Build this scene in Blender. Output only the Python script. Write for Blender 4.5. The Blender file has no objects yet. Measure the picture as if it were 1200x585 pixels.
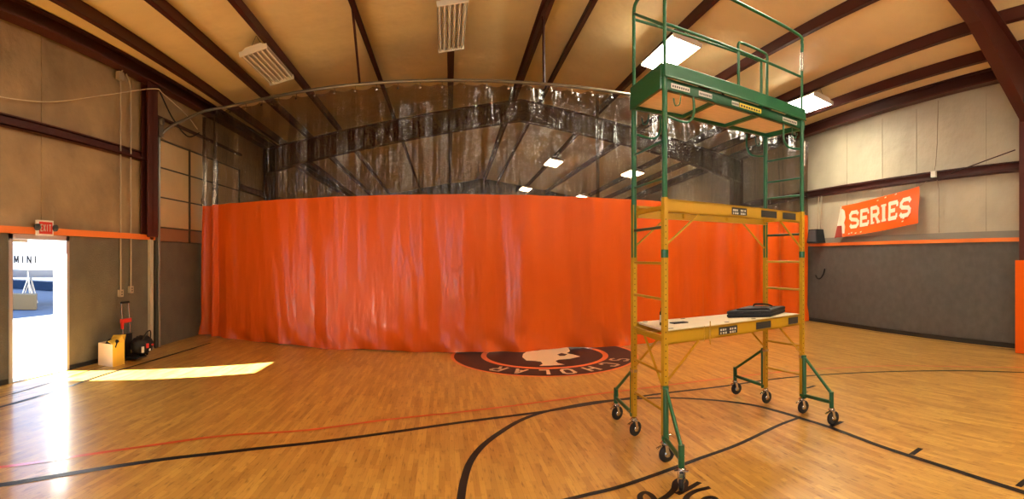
import bpy, math, random
from mathutils import Vector, Matrix, noise as mnoise
random.seed(7)
C = bpy.context.scene
COL = C.collection
PI = math.pi
# ------------------------------------------------------------------ camera
F, XV, Y0, H = 600.0, 521.0, 302.0, 1.8        # pixels per radian of the sweep, column of the +Y axis, horizon row, eye height
cam = bpy.data.cameras.new('camera')
co = bpy.data.objects.new('camera', cam); COL.objects.link(co)
co.location = (0, 0, H); co.rotation_euler = (PI/2, 0, 0)
cam.type = 'PANO'
cam.panorama_type = 'CENTRAL_CYLINDRICAL'
cam.central_cylindrical_radius = 1.0
cam.central_cylindrical_range_u_min = -XV/F
cam.central_cylindrical_range_u_max = (1200-XV)/F
cam.central_cylindrical_range_v_min = (Y0-585)/F
cam.central_cylindrical_range_v_max = Y0/F
cam.clip_end = 400
C.camera = co
# ------------------------------------------------------------------ exposure, world, sun
C.view_settings.view_transform = 'Standard'
C.view_settings.look = 'None'
C.view_settings.gamma = 1
C.view_settings.use_curve_mapping = False
C.view_settings.exposure = 0.74
try:
    C.cycles.use_denoising = True
    C.cycles.max_bounces = 10
    C.cycles.diffuse_bounces = 5
    C.cycles.transparent_max_bounces = 16
    C.cycles.sample_clamp_indirect = 6
    C.cycles.caustics_reflective = True
except Exception:
    pass
W = bpy.data.worlds.new('world'); C.world = W; W.use_nodes = True
bg = W.node_tree.nodes['Background']
bg.inputs[0].default_value = (0.38, 0.62, 1.0, 1); bg.inputs[1].default_value = 3.0
sun = bpy.data.lights.new('sun', 'SUN'); so = bpy.data.objects.new('sun', sun); COL.objects.link(so)
sun.energy = 75; sun.angle = 0.009; sun.color = (1, 0.93, 0.82)
SD = Vector((0.746, 0.666, -0.538)).normalized()
so.rotation_euler = SD.to_track_quat('-Z', 'Y').to_euler(); so.location = (-30, -25, 25)
LAMP_E = 46.0           # emission of the lit high-bay tubes

# ------------------------------------------------------------------ measuring helpers
def G(px, py, z=0.0):
    """Point at height z seen at column px, row py of the 1200x585 photograph (for the painted court lines)."""
    th = (px-XV)/F; r = (H-z)*F/(py-Y0)
    return Vector((r*math.sin(th), r*math.cos(th), z))
def RX(Y): return 9.10+0.067*(Y-4.25)          # right wall line
LX = -5.5                                      # left wall line
RIDX, RIDZ, SL = 2.25, 6.715, 0.167
def RZ(X): return RIDZ-SL*abs(X-RIDX)
YB, YE = -9.0, 31.5

# ------------------------------------------------------------------ materials
def mat(name, col, rough=.5, metal=0, spec=.5, emit=None, estr=0, coat=0, coat_r=.1, bump=0, bscale=20, bdet=3, var=0, vscale=3, trans=0, bdist=.02, stretch=None):
    m = bpy.data.materials.new(name); m.use_nodes = True
    nt = m.node_tree; N = nt.nodes; L = nt.links
    b = N['Principled BSDF']
    b.inputs['Base Color'].default_value = (*col, 1)
    b.inputs['Roughness'].default_value = rough
    b.inputs['Metallic'].default_value = metal
    b.inputs['Specular IOR Level'].default_value = spec
    b.inputs['Coat Weight'].default_value = coat
    b.inputs['Coat Roughness'].default_value = coat_r
    if emit:
        b.inputs['Emission Color'].default_value = (*emit, 1); b.inputs['Emission Strength'].default_value = estr
    src = None
    if bump or var:
        tc = N.new('ShaderNodeTexCoord'); src = tc.outputs['Object']
        if stretch:
            mp = N.new('ShaderNodeMapping'); mp.inputs['Scale'].default_value = stretch
            L.new(src, mp.inputs['Vector']); src = mp.outputs['Vector']
    if bump:
        n = N.new('ShaderNodeTexNoise'); n.inputs['Scale'].default_value = bscale; n.inputs['Detail'].default_value = bdet
        L.new(src, n.inputs['Vector'])
        bp = N.new('ShaderNodeBump'); bp.inputs['Strength'].default_value = bump; bp.inputs['Distance'].default_value = bdist
        L.new(n.outputs['Fac'], bp.inputs['Height']); L.new(bp.outputs['Normal'], b.inputs['Normal'])
    if var:
        n = N.new('ShaderNodeTexNoise'); n.inputs['Scale'].default_value = vscale; n.inputs['Detail'].default_value = 5
        L.new(src, n.inputs['Vector'])
        r = N.new('ShaderNodeValToRGB')
        r.color_ramp.elements[0].position = .3; r.color_ramp.elements[1].position = .7
        r.color_ramp.elements[0].color = (*[c*(1-var) for c in col], 1)
        r.color_ramp.elements[1].color = (*[min(1, c*(1+var)) for c in col], 1)
        L.new(n.outputs['Fac'], r.inputs['Fac']); L.new(r.outputs['Color'], b.inputs['Base Color'])
    if trans:
        tr = N.new('ShaderNodeBsdfTranslucent'); tr.inputs['Color'].default_value = (*col, 1)
        mx = N.new('ShaderNodeMixShader'); mx.inputs[0].default_value = trans
        out = N['Material Output']
        L.new(b.outputs[0], mx.inputs[1]); L.new(tr.outputs[0], mx.inputs[2]); L.new(mx.outputs[0], out.inputs['Surface'])
    return m

def wood_floor():
    m = bpy.data.materials.new('maple_strip_floor'); m.use_nodes = True
    nt = m.node_tree; N = nt.nodes; L = nt.links; b = N['Principled BSDF']
    tc = N.new('ShaderNodeTexCoord'); mp = N.new('ShaderNodeMapping'); mp.inputs['Rotation'].default_value = (0, 0, PI/2)
    L.new(tc.outputs['Object'], mp.inputs['Vector'])
    def brick(w, h, sq, c1, c2, mo):
        k = N.new('ShaderNodeTexBrick'); k.inputs['Scale'].default_value = 1
        k.inputs['Brick Width'].default_value = w; k.inputs['Row Height'].default_value = h
        k.inputs['Mortar Size'].default_value = mo; k.inputs['Bias'].default_value = 0
        k.offset = .37; k.offset_frequency = 3; k.squash = sq; k.squash_frequency = 2
        k.inputs['Color1'].default_value = c1; k.inputs['Color2'].default_value = c2; k.inputs['Mortar'].default_value = (.19, .09, .025, 1)
        L.new(mp.outputs['Vector'], k.inputs['Vector']); return k
    a = brick(.55, .046, .8, (.55, .32, .070, 1), (.33, .165, .030, 1), .0012)
    c = brick(.36, .046, 1.2, (.61, .35, .075, 1), (.40, .19, .032, 1), .0)
    mx = N.new('ShaderNodeMix'); mx.data_type = 'RGBA'; mx.inputs['Factor'].default_value = .5
    L.new(a.outputs['Color'], mx.inputs[6]); L.new(c.outputs['Color'], mx.inputs[7])
    m2 = N.new('ShaderNodeMapping'); m2.inputs['Scale'].default_value = (30, 4.0, 1); L.new(tc.outputs['Object'], m2.inputs['Vector'])
    gr = N.new('ShaderNodeTexNoise'); gr.inputs['Scale'].default_value = 1.6; gr.inputs['Detail'].default_value = 4; L.new(m2.outputs['Vector'], gr.inputs['Vector'])
    rp = N.new('ShaderNodeValToRGB'); rp.color_ramp.elements[0].position = .28; rp.color_ramp.elements[1].position = .44
    rp.color_ramp.elements[0].color = (.42, .36, .30, 1); rp.color_ramp.elements[1].color = (1, 1, 1, 1)
    L.new(gr.outputs['Fac'], rp.inputs['Fac'])
    mu = N.new('ShaderNodeMix'); mu.data_type = 'RGBA'; mu.blend_type = 'MULTIPLY'; mu.inputs['Factor'].default_value = .8
    L.new(mx.outputs[2], mu.inputs[6]); L.new(rp.outputs['Color'], mu.inputs[7])
    L.new(mu.outputs[2], b.inputs['Base Color'])
    b.inputs['Roughness'].default_value = .38; b.inputs['Specular IOR Level'].default_value = .4
    b.inputs['Coat Weight'].default_value = .42; b.inputs['Coat Roughness'].default_value = .15
    n = N.new('ShaderNodeTexNoise'); n.inputs['Scale'].default_value = 2.2; n.inputs['Detail'].default_value = 2
    L.new(mp.outputs['Vector'], n.inputs['Vector'])
    bp = N.new('ShaderNodeBump'); bp.inputs['Strength'].default_value = .12; bp.inputs['Distance'].default_value = .01
    L.new(n.outputs['Fac'], bp.inputs['Height']); L.new(bp.outputs['Normal'], b.inputs['Coat Normal'])
    return m

def clear_vinyl():
    m = bpy.data.materials.new('clear_vinyl'); m.use_nodes = True
    nt = m.node_tree; N = nt.nodes; L = nt.links; N.remove(N['Principled BSDF']); out = N['Material Output']
    t = N.new('ShaderNodeBsdfTransparent'); t.inputs['Color'].default_value = (.41, .32, .235, 1)
    g = N.new('ShaderNodeBsdfGlossy'); g.inputs['Roughness'].default_value = .05; g.inputs['Color'].default_value = (1, 1, 1, 1)
    d = N.new('ShaderNodeBsdfDiffuse'); d.inputs['Color'].default_value = (.30, .26, .2, 1)
    tc = N.new('ShaderNodeTexCoord')
    mp = N.new('ShaderNodeMapping'); mp.inputs['Scale'].default_value = (9, 9, .8); L.new(tc.outputs['Object'], mp.inputs['Vector'])
    n = N.new('ShaderNodeTexNoise'); n.inputs['Scale'].default_value = 1.5; n.inputs['Detail'].default_value = 3; L.new(mp.outputs['Vector'], n.inputs['Vector'])
    n2 = N.new('ShaderNodeTexNoise'); n2.inputs['Scale'].default_value = 13; n2.inputs['Detail'].default_value = 2; L.new(tc.outputs['Object'], n2.inputs['Vector'])
    b1 = N.new('ShaderNodeBump'); b1.inputs['Strength'].default_value = 1; b1.inputs['Distance'].default_value = .03; L.new(n.outputs['Fac'], b1.inputs['Height'])
    b2 = N.new('ShaderNodeBump'); b2.inputs['Strength'].default_value = .7; b2.inputs['Distance'].default_value = .016; L.new(n2.outputs['Fac'], b2.inputs['Height']); L.new(b1.outputs['Normal'], b2.inputs['Normal'])
    L.new(b2.outputs['Normal'], g.inputs['Normal'])
    lw = N.new('ShaderNodeLayerWeight'); lw.inputs['Blend'].default_value = .28; L.new(b2.outputs['Normal'], lw.inputs['Normal'])
    ma = N.new('ShaderNodeMath'); ma.operation = 'MULTIPLY_ADD'; ma.inputs[1].default_value = .6; ma.inputs[2].default_value = .045; L.new(lw.outputs['Fresnel'], ma.inputs[0])
    m1 = N.new('ShaderNodeMixShader'); m1.inputs[0].default_value = .03
    L.new(t.outputs[0], m1.inputs[1]); L.new(d.outputs[0], m1.inputs[2])
    m2 = N.new('ShaderNodeMixShader'); L.new(ma.outputs[0], m2.inputs[0]); L.new(m1.outputs[0], m2.inputs[1]); L.new(g.outputs[0], m2.inputs[2])
    L.new(m2.outputs[0], out.inputs['Surface']); return m

def orange_vinyl():
    m = mat('orange_vinyl', (.78, .110, .004), rough=.36, spec=.4, coat=.30, coat_r=.10, trans=.12, bump=.35, bscale=1.6, bdet=4, bdist=.05, stretch=(3.2, 3.2, .7))
    return m

M = dict(
    floor=wood_floor(), clear=clear_vinyl(), orange=orange_vinyl(),
    blanket=mat('roof_blanket', (.82, .67, .36), rough=.55, bump=.5, bscale=1.5, bdet=3, bdist=.12, var=.05, vscale=1.2),
    wall_ins_l=mat('brown_wall_blanket', (.32, .22, .11), rough=.5, bump=.5, bscale=1.8, bdist=.1, var=.32, vscale=1.1, bdet=5),
    wall_ins_r=mat('cream_wall_blanket', (.43, .385, .275), rough=.6, bump=.5, bscale=1.8, bdist=.1, var=.12, vscale=.9, bdet=5),
    grey=mat('grey_wall_paint', (.082, .077, .066), rough=.65, bump=.4, bscale=60, var=.12, vscale=6, spec=.35),
    grey_l=mat('grey_block_paint', (.110, .098, .068), rough=.55, bump=.5, bscale=40, var=.15, vscale=3),
    greylight=mat('pale_grey_ledge', (.21, .20, .16), rough=.6),
    red=mat('red_iron', (.070, .014, .009), rough=.5, spec=.35, bump=.1, bscale=30),
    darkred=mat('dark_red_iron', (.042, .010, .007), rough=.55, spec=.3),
    trim=mat('orange_paint', (.80, .20, .035), rough=.5),
    black=mat('black_rubber', (.012, .012, .012), rough=.5),
    paintblack=mat('black_court_paint', (.010, .006, .005), rough=.55, spec=.25, coat=0, coat_r=.15),
    paintred=mat('red_court_paint', (.62, .07, .015), rough=.3, coat=.5, coat_r=.15),
    paintmaroon=mat('maroon_court_paint', (.020, .006, .006), rough=.5, spec=.3, coat=.05, coat_r=.14),
    paintorange=mat('orange_court_paint', (.78, .15, .03), rough=.3, coat=.5, coat_r=.15),
    paintcream=mat('cream_court_paint', (.80, .66, .40), rough=.3, coat=.5, coat_r=.15),
    yellow=mat('yellow_steel', (.41, .225, .008), rough=.42, bump=.05, bscale=60),
    green=mat('green_steel', (.008, .085, .030), rough=.34, bump=.05, bscale=60),
    sleeve=mat('dark_green_steel', (.03, .06, .03), rough=.4),
    ply=mat('birch_plywood', (.70, .60, .42), rough=.6, var=.06, vscale=8, stretch=(1, 8, 1)),
    ply2=mat('tan_plywood', (.82, .58, .32), rough=.6, var=.10, vscale=6, stretch=(1, 8, 1)),
    chrome=mat('zinc_steel', (.62, .62, .60), rough=.25, metal=1),
    track=mat('weathered_steel', (.24, .22, .18), rough=.3, metal=.8),
    conduit=mat('painted_conduit', (.36, .30, .21), rough=.45),
    white=mat('white_enamel', (.80, .76, .66), rough=.4),
    tube_off=mat('unlit_tube', (.86, .80, .66), rough=.2),
    reflector=mat('lamp_reflector', (.62, .55, .42), rough=.3, metal=.3),
    lit=mat('lit_tube', (1, 1, 1), emit=(1, .90, .70), estr=LAMP_E),
    dark=mat('dark_plastic', (.012, .012, .013), rough=.6, spec=.25),
    greypl=mat('grey_plastic', (.06, .06, .062), rough=.65, spec=.25),
    labelb=mat('label_black', (.02, .018, .016), rough=.35),
    labelw=mat('label_white', (.55, .53, .47), rough=.4),
    labely=mat('label_yellow', (.70, .55, .05), rough=.4),
    doorcream=mat('cream_door_panel', (.70, .52, .27), rough=.45, var=.06, vscale=2, trans=.15),
    doorbrown=mat('brown_door_panel', (.28, .13, .06), rough=.5),
    doorframe=mat('dark_door_rail', (.05, .04, .025), rough=.5),
    banner=mat('orange_banner_vinyl', (.84, .12, .012), rough=.4, coat=.1),
    bannerback=mat('red_banner_back', (.28, .03, .012), rough=.5),
    bannertext=mat('cream_banner_ink', (.80, .74, .58), rough=.45),
    alu=mat('aluminium_frame', (.55, .57, .58), rough=.35, metal=.6),
    concrete=mat('pale_concrete', (.20, .215, .24), rough=.8, var=.05, vscale=1),
    shadepave=mat('shaded_pavement', (.035, .06, .11), rough=.9, var=.1, vscale=2),  # dark blue tone holds the yard shade in its colour
    hull=mat('white_gelcoat', (.80, .82, .84), rough=.3),
    bluewall=mat('blue_backdrop', (.008, .024, .060), rough=.7, var=.15, vscale=1.5),
    tan=mat('tan_crate', (.12, .09, .045), rough=.7),
    card=mat('cream_carton', (.72, .56, .36), rough=.7),
    cardy=mat('yellow_flap_sunny_side', (.80, .50, .05), rough=.6),  # flap is truly yellow; on the carton side it paints sun bounce
    redpl=mat('red_plastic', (.60, .03, .02), rough=.35),
    wire=mat('cream_wire', (.62, .52, .36), rough=.5),
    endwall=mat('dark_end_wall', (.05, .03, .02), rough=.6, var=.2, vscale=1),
)

# ------------------------------------------------------------------ mesh helpers
class MB:
    def __init__(s): s.v = []; s.f = []; s.m = []; s.mats = []; s.sm = []
    def mi(s, m):
        if m not in s.mats: s.mats.append(m)
        return s.mats.index(m)
    def add(s, vs, fs, m=None, smooth=False):
        o = len(s.v); s.v += [tuple(v) for v in vs]
        k = s.mi(m) if m else 0
        for f in fs: s.f.append(tuple(i+o for i in f)); s.m.append(k); s.sm.append(smooth)
    def hexa(s, p, m=None):          # eight corners: bottom 4 then top 4, counter-clockwise seen from above
        s.add(p, [(3, 2, 1, 0), (4, 5, 6, 7), (0, 1, 5, 4), (1, 2, 6, 5), (2, 3, 7, 6), (3, 0, 4, 7)], m)
    def box(s, a, b, m=None):
        (x0, y0, z0), (x1, y1, z1) = a, b
        s.hexa([(x0, y0, z0), (x1, y0, z0), (x1, y1, z0), (x0, y1, z0), (x0, y0, z1), (x1, y0, z1), (x1, y1, z1), (x0, y1, z1)], m)
    def beam(s, p, q, w, h, m=None, up=(0, 0, 1)):     # rectangular bar w wide, h along up
        p = Vector(p); q = Vector(q); d = (q-p).normalized(); u = Vector(up)
        u = (u-d*u.dot(d)).normalized(); r = d.cross(u)
        P = []
        for z in (-h/2, h/2):
            for (a, b_) in ((p, -w/2), (p, w/2), (q, w/2), (q, -w/2)):
                P.append(a+r*b_+u*z)
        s.hexa([P[0], P[1], P[2], P[3], P[4], P[5], P[6], P[7]], m)
    def tube(s, pts, r, n=10, m=None, cap=True, closed=False):
        pts = [Vector(p) for p in pts]
        N_ = len(pts); prev = None; rings = []
        for i, p in enumerate(pts):
            if closed: d = (pts[(i+1) % N_]-pts[i-1]).normalized()
            elif i == 0: d = (pts[1]-p).normalized()
            elif i == N_-1: d = (p-pts[i-1]).normalized()
            else: d = ((pts[i+1]-p).normalized()+(p-pts[i-1]).normalized()).normalized()
            if prev is None:
                u = Vector((0, 0, 1)) if abs(d.z) < .9 else Vector((1, 0, 0))
            else: u = prev
            u = (u-d*u.dot(d)).normalized(); prev = u; w = d.cross(u)
            rr = r[i] if isinstance(r, (list, tuple)) else r
            rings.append([p+(u*math.cos(2*PI*k/n)+w*math.sin(2*PI*k/n))*rr for k in range(n)])
        vs = [v for R in rings for v in R]; fs = []
        for i in range(N_ if closed else N_-1):
            j = (i+1) % N_
            for k in range(n):
                fs.append((i*n+k, i*n+(k+1) % n, j*n+(k+1) % n, j*n+k))
        s.add(vs, fs, m, True)
        if cap and not closed:
            s.add(rings[0], [tuple(range(n-1, -1, -1))], m); s.add(rings[-1], [tuple(range(n))], m)
    def lathe(s, c, axis, prof, n=24, m=None):         # profile: (radius, distance along axis)
        c = Vector(c); a = Vector(axis).normalized()
        u = Vector((0, 0, 1)) if abs(a.z) < .9 else Vector((1, 0, 0)); u = (u-a*u.dot(a)).normalized(); w = a.cross(u)
        vs = []; k = len(prof)
        for (r, t) in prof:
            for j in range(n):
                an = 2*PI*j/n; vs.append(c+a*t+(u*math.cos(an)+w*math.sin(an))*max(r, 1e-4))
        fs = [(i*n+j, i*n+(j+1) % n, (i+1)*n+(j+1) % n, (i+1)*n+j) for i in range(k-1) for j in range(n)]
        s.add(vs, fs, m, True)
    def ribbon(s, pts, w, m=None, z=.003, closed=False):
        pts = [Vector((p[0], p[1], 0)) for p in pts]; n = len(pts); vs = []
        for i, p in enumerate(pts):
            a = pts[i-1] if (i > 0 or closed) else p; b = pts[(i+1) % n] if (i < n-1 or closed) else p
            d = (b-a).normalized(); nn = Vector((-d.y, d.x, 0))*w/2
            vs += [(p.x+nn.x, p.y+nn.y, z), (p.x-nn.x, p.y-nn.y, z)]
        fs = [(2*i+1, 2*((i+1) % n)+1, 2*((i+1) % n), 2*i) for i in range(n if closed else n-1)]
        s.add(vs, fs, m)
    def build(s, name, material=None, parent=None, **props):
        me = bpy.data.meshes.new(name); me.from_pydata(s.v, [], s.f)
        ml = s.mats if s.mats else [material]
        for k in ml: me.materials.append(k)
        if s.mats:
            me.polygons.foreach_set('material_index', s.m)
        me.polygons.foreach_set('use_smooth', s.sm)
        me.update()
        o = bpy.data.objects.new(name, me); COL.objects.link(o)
        if parent:
            o.parent = parent
            o.matrix_parent_inverse = Matrix.Translation(parent.location).inverted() if parent.type == 'EMPTY' else Matrix()
        for k, v in props.items(): o[k] = v
        return o
def thing(name, label, cat, loc=(0, 0, 0), group=None):
    o = bpy.data.objects.new(name, None); COL.objects.link(o); o.location = loc; o.empty_display_size = .1
    o['label'] = label; o['category'] = cat
    if group: o['group'] = group
    return o
def tag(o, label, cat, group=None):
    o['label'] = label; o['category'] = cat
    if group: o['group'] = group
    return o
def spline(P, k=8, closed=False):
    P = [Vector(p) for p in P]; out = []; n = len(P)
    for i in range(n if closed else n-1):
        a, b, c, d = (P[(i-1) % n], P[i], P[(i+1) % n], P[(i+2) % n]) if closed else (P[max(i-1, 0)], P[i], P[i+1], P[min(i+2, n-1)])
        for j in range(k):
            t = j/k
            out.append(.5*((2*b)+(c-a)*t+(2*a-5*b+4*c-d)*t*t+(3*b-a-3*c+d)*t**3))
    if not closed: out.append(P[-1])
    return out
def struct(mb, name, m=None, parent=None):
    o = mb.build(name, m, parent)
    if not parent: o['kind'] = 'structure'
    return o

# stroke letters in a unit box, shared by the floor emblem, the banner and the signs
GL = {
 'S': [[(.95, .80), (.78, .97), (.25, .97), (.06, .80), (.06, .64), (.22, .53), (.78, .45), (.94, .32), (.94, .17), (.78, .03), (.22, .03), (.05, .18)]],
 'C': [[(.92, .75), (.80, .97), (.25, .97), (.08, .80), (.08, .20), (.25, .03), (.80, .03), (.92, .25)]],
 'H': [[(.1, 0), (.1, 1)], [(.9, 0), (.9, 1)], [(.1, .5), (.9, .5)]],
 'O': [[(.25, .97), (.08, .80), (.08, .20), (.25, .03), (.75, .03), (.92, .20), (.92, .80), (.75, .97), (.25, .97)]],
 'L': [[(.12, 1), (.12, .04), (.9, .04)]],
 'A': [[(.02, 0), (.5, 1), (.98, 0)], [(.2, .33), (.8, .33)]],
 'R': [[(.12, 0), (.12, .97), (.7, .97), (.88, .84), (.88, .62), (.7, .5), (.12, .5)], [(.5, .5), (.92, 0)]],
 'E': [[(.9, .96), (.12, .96), (.12, .04), (.9, .04)], [(.12, .5), (.72, .5)]],
 'I': [[(.5, 0), (.5, 1)]],
 'X': [[(.05, 0), (.95, 1)], [(.05, 1), (.95, 0)]],
 'T': [[(.5, 0), (.5, 1)], [(.02, .96), (.98, .96)]],
 'N': [[(.1, 0), (.1, 1), (.9, 0), (.9, 1)]],
 'M': [[(.06, 0), (.1, 1), (.5, .2), (.9, 1), (.94, 0)]],
 'U': [[(.1, 1), (.1, .2), (.3, .03), (.7, .03), (.9, .2), (.9, 1)]],
}
SER = {'E': [(0, .96, .28), (0, .04, .28), (.9, .84, 0), (.9, .16, 0)], 'R': [(0, .04, .36), (0, .96, .3), (.72, .04, .34)], 'I': [(.08, .04, .84), (.08, .96, .84)]}
def glyph(mb, ch, fn, w, m, asp=1.0):
    """strokes of ch as flat quads; fn maps unit x,y to a point; w is the stroke width in unit height, asp = cell width/height"""
    for st in GL.get(ch, []):
        n = len(st)
        for i in range(n-1):
            (ax, ay), (bx, by) = st[i], st[i+1]
            ax *= asp; bx *= asp
            dx, dy = bx-ax, by-ay; l = math.hypot(dx, dy); dx /= l; dy /= l
            e = w*.35 if n > 2 else 0
            ax -= dx*e*(i > 0); ay -= dy*e*(i > 0); bx += dx*e*(i < n-2); by += dy*e*(i < n-2)
            nx, ny = -dy*w/2, dx*w/2
            q = [fn((ax+nx)/asp, ay+ny), fn((ax-nx)/asp, ay-ny), fn((bx-nx)/asp, by-ny), fn((bx+nx)/asp, by+ny)]
            mb.add(q, [(0, 1, 2, 3)], m)

# ------------------------------------------------------------------ SETTING: floor
fl = MB(); fl.add([(-5.7, YB, 0), (RX(YB)+.3, YB, 0), (RX(YE)+.3, YE, 0), (-5.7, YE, 0)], [(0, 1, 2, 3)])
floor = struct(fl, 'floor', M['floor'])
def line(name, pts, w, m, z=.003, label=None, k=8):
    b = MB(); b.ribbon(spline([G(*p) for p in pts], k), w, z=z); o = b.build(name, m, floor)
    if label: o['label'] = label
    return o
TP = [(-60, 577), (0, 569), (95, 553.4), (190, 539), (285, 528), (360, 520), (455, 507.6), (550, 494), (645, 481.6), (720, 469.6), (780, 461), (840, 454), (917, 443.5), (994, 437.8), (1071, 435.2), (1148, 435.2), (1240, 438)]
line('three_point_line', TP, .068, M['paintblack'], .0030, 'long curved black court line')
RD = [(-60, 556), (0, 548), (126.5, 529.7), (253, 512), (360, 504.4), (455, 492), (550, 482), (645, 470), (720, 459.5), (820, 447), (917, 436), (994, 430.8), (1071, 429), (1200, 430.8), (1240, 432)]
line('outer_arc_line', RD, .05, M['paintred'], .0026, 'long curved red court line')
CI = [(536, 600), (540, 585), (543.5, 564.5), (551, 542), (565.6, 523), (587.8, 506), (613, 491.7), (644.7, 481.5), (690, 472.5), (725, 469), (763, 467), (797.6, 467), (838.7, 469.6), (878.5, 474.5), (910, 482), (937, 490)]
line('free_throw_circle', CI, .065, M['paintblack'], .0034, 'black free-throw arc')
line('free_throw_line', [(640, 592), (690, 580), (721.6, 572.4), (769, 556.6), (816.5, 539), (864, 521.8), (911, 499.6), (935, 490.5)], .055, M['paintblack'], .0038, 'black free-throw line')
line('lane_line', [(933, 489), (974.6, 502), (1032, 523.5), (1109, 548.5), (1197.7, 577), (1240, 592)], .055, M['paintblack'], .0042, 'black lane edge line')
for a, b_ in (((973, 500.5), (987, 494.5)), ((1068, 533.5), (1079, 526)), ((1193, 571), (1203, 563)), ((945, 455.5), (955, 452.5))):
    line('lane_mark', [a, b_], .06, M['paintblack'], .0046, 'short black tick beside the lane line')
line('side_line', [(-30, 486), (0, 477.5), (73, 456), (111, 443), (149, 431.5), (247, 402)], .05, M['paintblack'], .003, 'black court side line near the left wall')
line('side_line', [(-30, 475), (0, 466), (73, 444.5), (117, 431), (170, 416)], .02, M['paintblack'], .003, 'thin dark line near the left wall')  # narrow dark strip on the floor
b = MB(); b.ribbon([(RX(y)-.16, y, 0) for y in (2, 6, 11)], .03); b.build('side_line', M['paintblack'], floor)['label'] = 'thin dark line along the right wall'
# centre-court emblem
LC = Vector((1.83, 9.25, 0)); LR = 1.72
def ring(r0, r1, m, name, z, label):
    b = MB(); n = 96; vs = []
    for i in range(n):
        a = 2*PI*i/n; vs += [(LC.x+r0*math.cos(a), LC.y+r0*math.sin(a), z), (LC.x+r1*math.cos(a), LC.y+r1*math.sin(a), z)]
    b.add(vs, [(2*i, 2*i+1, (2*i+3) % (2*n), (2*i+2) % (2*n)) for i in range(n)])
    o = b.build(name, m, floor); o['label'] = label
    return o
ring(LR-.06, LR, M['paintorange'], 'emblem_ring', .0044, 'thin orange outer ring of the floor emblem')
ring(1.17, LR-.06, M['paintmaroon'], 'emblem_band', .0042, 'maroon lettered band of the floor emblem')
ring(1.07, 1.17, M['paintorange'], 'emblem_ring', .0044, 'orange inner ring of the floor emblem')
ring(.001, 1.07, M['paintmaroon'], 'emblem_disc', .0042, 'maroon centre of the floor emblem')
tx = MB()
word = 'SCHOLAR'
angs = [-33, -51, -69, -86, -102, -117.5, -132.5]   # degrees; read from the far side, letters stand outward
for ch, a in zip(word, angs):
    def fn(x, y, a=a):
        an = math.radians(a)-(x-.5)*.20/1.4; r = 1.25+y*.32
        return (LC.x+r*math.cos(an), LC.y+r*math.sin(an), .0062)
    glyph(tx, ch, fn, .17, M['paintcream'], .62)
o = tx.build('emblem_lettering', M['paintcream'], floor); o['label'] = 'cream letters SCHOLAR around the emblem band'
# cream figure in the emblem, traced in plan
sil = [(577+0, 0)]
S2 = [(613, 415.5), (612, 419), (617, 423), (627, 423.5), (634, 424.5), (636, 427), (632, 429.3), (645, 429), (662, 427.8), (654, 426), (651, 423.5), (655, 422), (668, 421), (680, 418.3), (672, 416), (664, 414.5), (668, 412), (666, 408), (655, 406.5), (640, 409), (630, 411.5), (618, 412)]
b = MB(); b.add([(G(*p).x, G(*p).y, .0062) for p in S2], [tuple(range(len(S2)))]); o = b.build('emblem_figure', M['paintcream'], floor); o['label'] = 'cream silhouette at the middle of the emblem'
b = MB(); e = [(653, 416), (658, 414.3), (665, 415.7), (662, 417.5), (656, 417.8)]
b.add([(G(*p).x, G(*p).y, .0072) for p in e], [tuple(range(len(e)))]); b.build('emblem_cutout', M['paintmaroon'], floor)
# black script strokes under the near scaffold foot
sc = MB()
for P, w in (([(752, 592), (750, 582), (756, 578), (764, 582), (769, 590)], .045), ([(768, 590), (782, 582), (790, 574), (792, 566), (798, 562), (803, 566), (800, 576), (793, 580)], .055), ([(795, 579), (806, 574), (820, 566)], .05), ([(802, 590), (806, 582), (816, 576), (832, 572)], .05), ([(820, 592), (826, 585), (836, 584), (842, 590)], .045)):
    sc.ribbon(spline([G(*p) for p in P], 6), w, z=.0050+random.random()*.001)
o = sc.build('script_lettering', M['paintblack'], floor); o['label'] = 'black brush-script strokes painted on the floor'

# ------------------------------------------------------------------ walls
D0, D1, DZ = 4.86, 6.04, 2.10          # the open doorway
B0, B1, BZ = -8.0, -2.6, 3.2           # unseen opening added behind the viewpoint to let in sun bounce
w = MB()
for (y0, y1, z0, z1) in ((YB, B0, 0, 2.15), (B1, D0, 0, 2.15), (D0, D1, DZ, 2.15), (D1, 8.6, 0, 2.15), (13.1, YE, 0, 2.15)):
    w.box((-5.75, y0, z0), (LX, y1, z1), M['grey_l'])
for (y0, y1, z0) in ((YB, B0, 2.15), (B0, B1, BZ), (B1, 8.6, 2.15), (8.6, 13.1, 4.25), (13.1, YE, 2.15)):
    w.box((-5.75, y0, z0), (LX-.04, y1, 5.6), M['wall_ins_l'])
struct(w, 'wall_left')
w = MB()
def rwbox(mb, y0, y1, z0, z1, t0, t1, m):
    mb.hexa([(RX(y0)-t0, y0, z0), (RX(y0)+t1, y0, z0), (RX(y1)+t1, y1, z0), (RX(y1)-t0, y1, z0), (RX(y0)-t0, y0, z1), (RX(y0)+t1, y0, z1), (RX(y1)+t1, y1, z1), (RX(y1)-t0, y1, z1)], m)
rwbox(w, YB, YE, 0, 2.12, 0, .3, M['grey'])
rwbox(w, YB, YE, 2.12, 5.75, -.06, .3, M['wall_ins_r'])
struct(w, 'wall_right')
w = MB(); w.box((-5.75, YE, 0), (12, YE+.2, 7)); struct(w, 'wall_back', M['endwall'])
w = MB()
FX0, FX1, FZ = -3.9, -2.5, 4.3            # unseen tall opening added behind the viewpoint for curtain sheen and bounce
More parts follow.
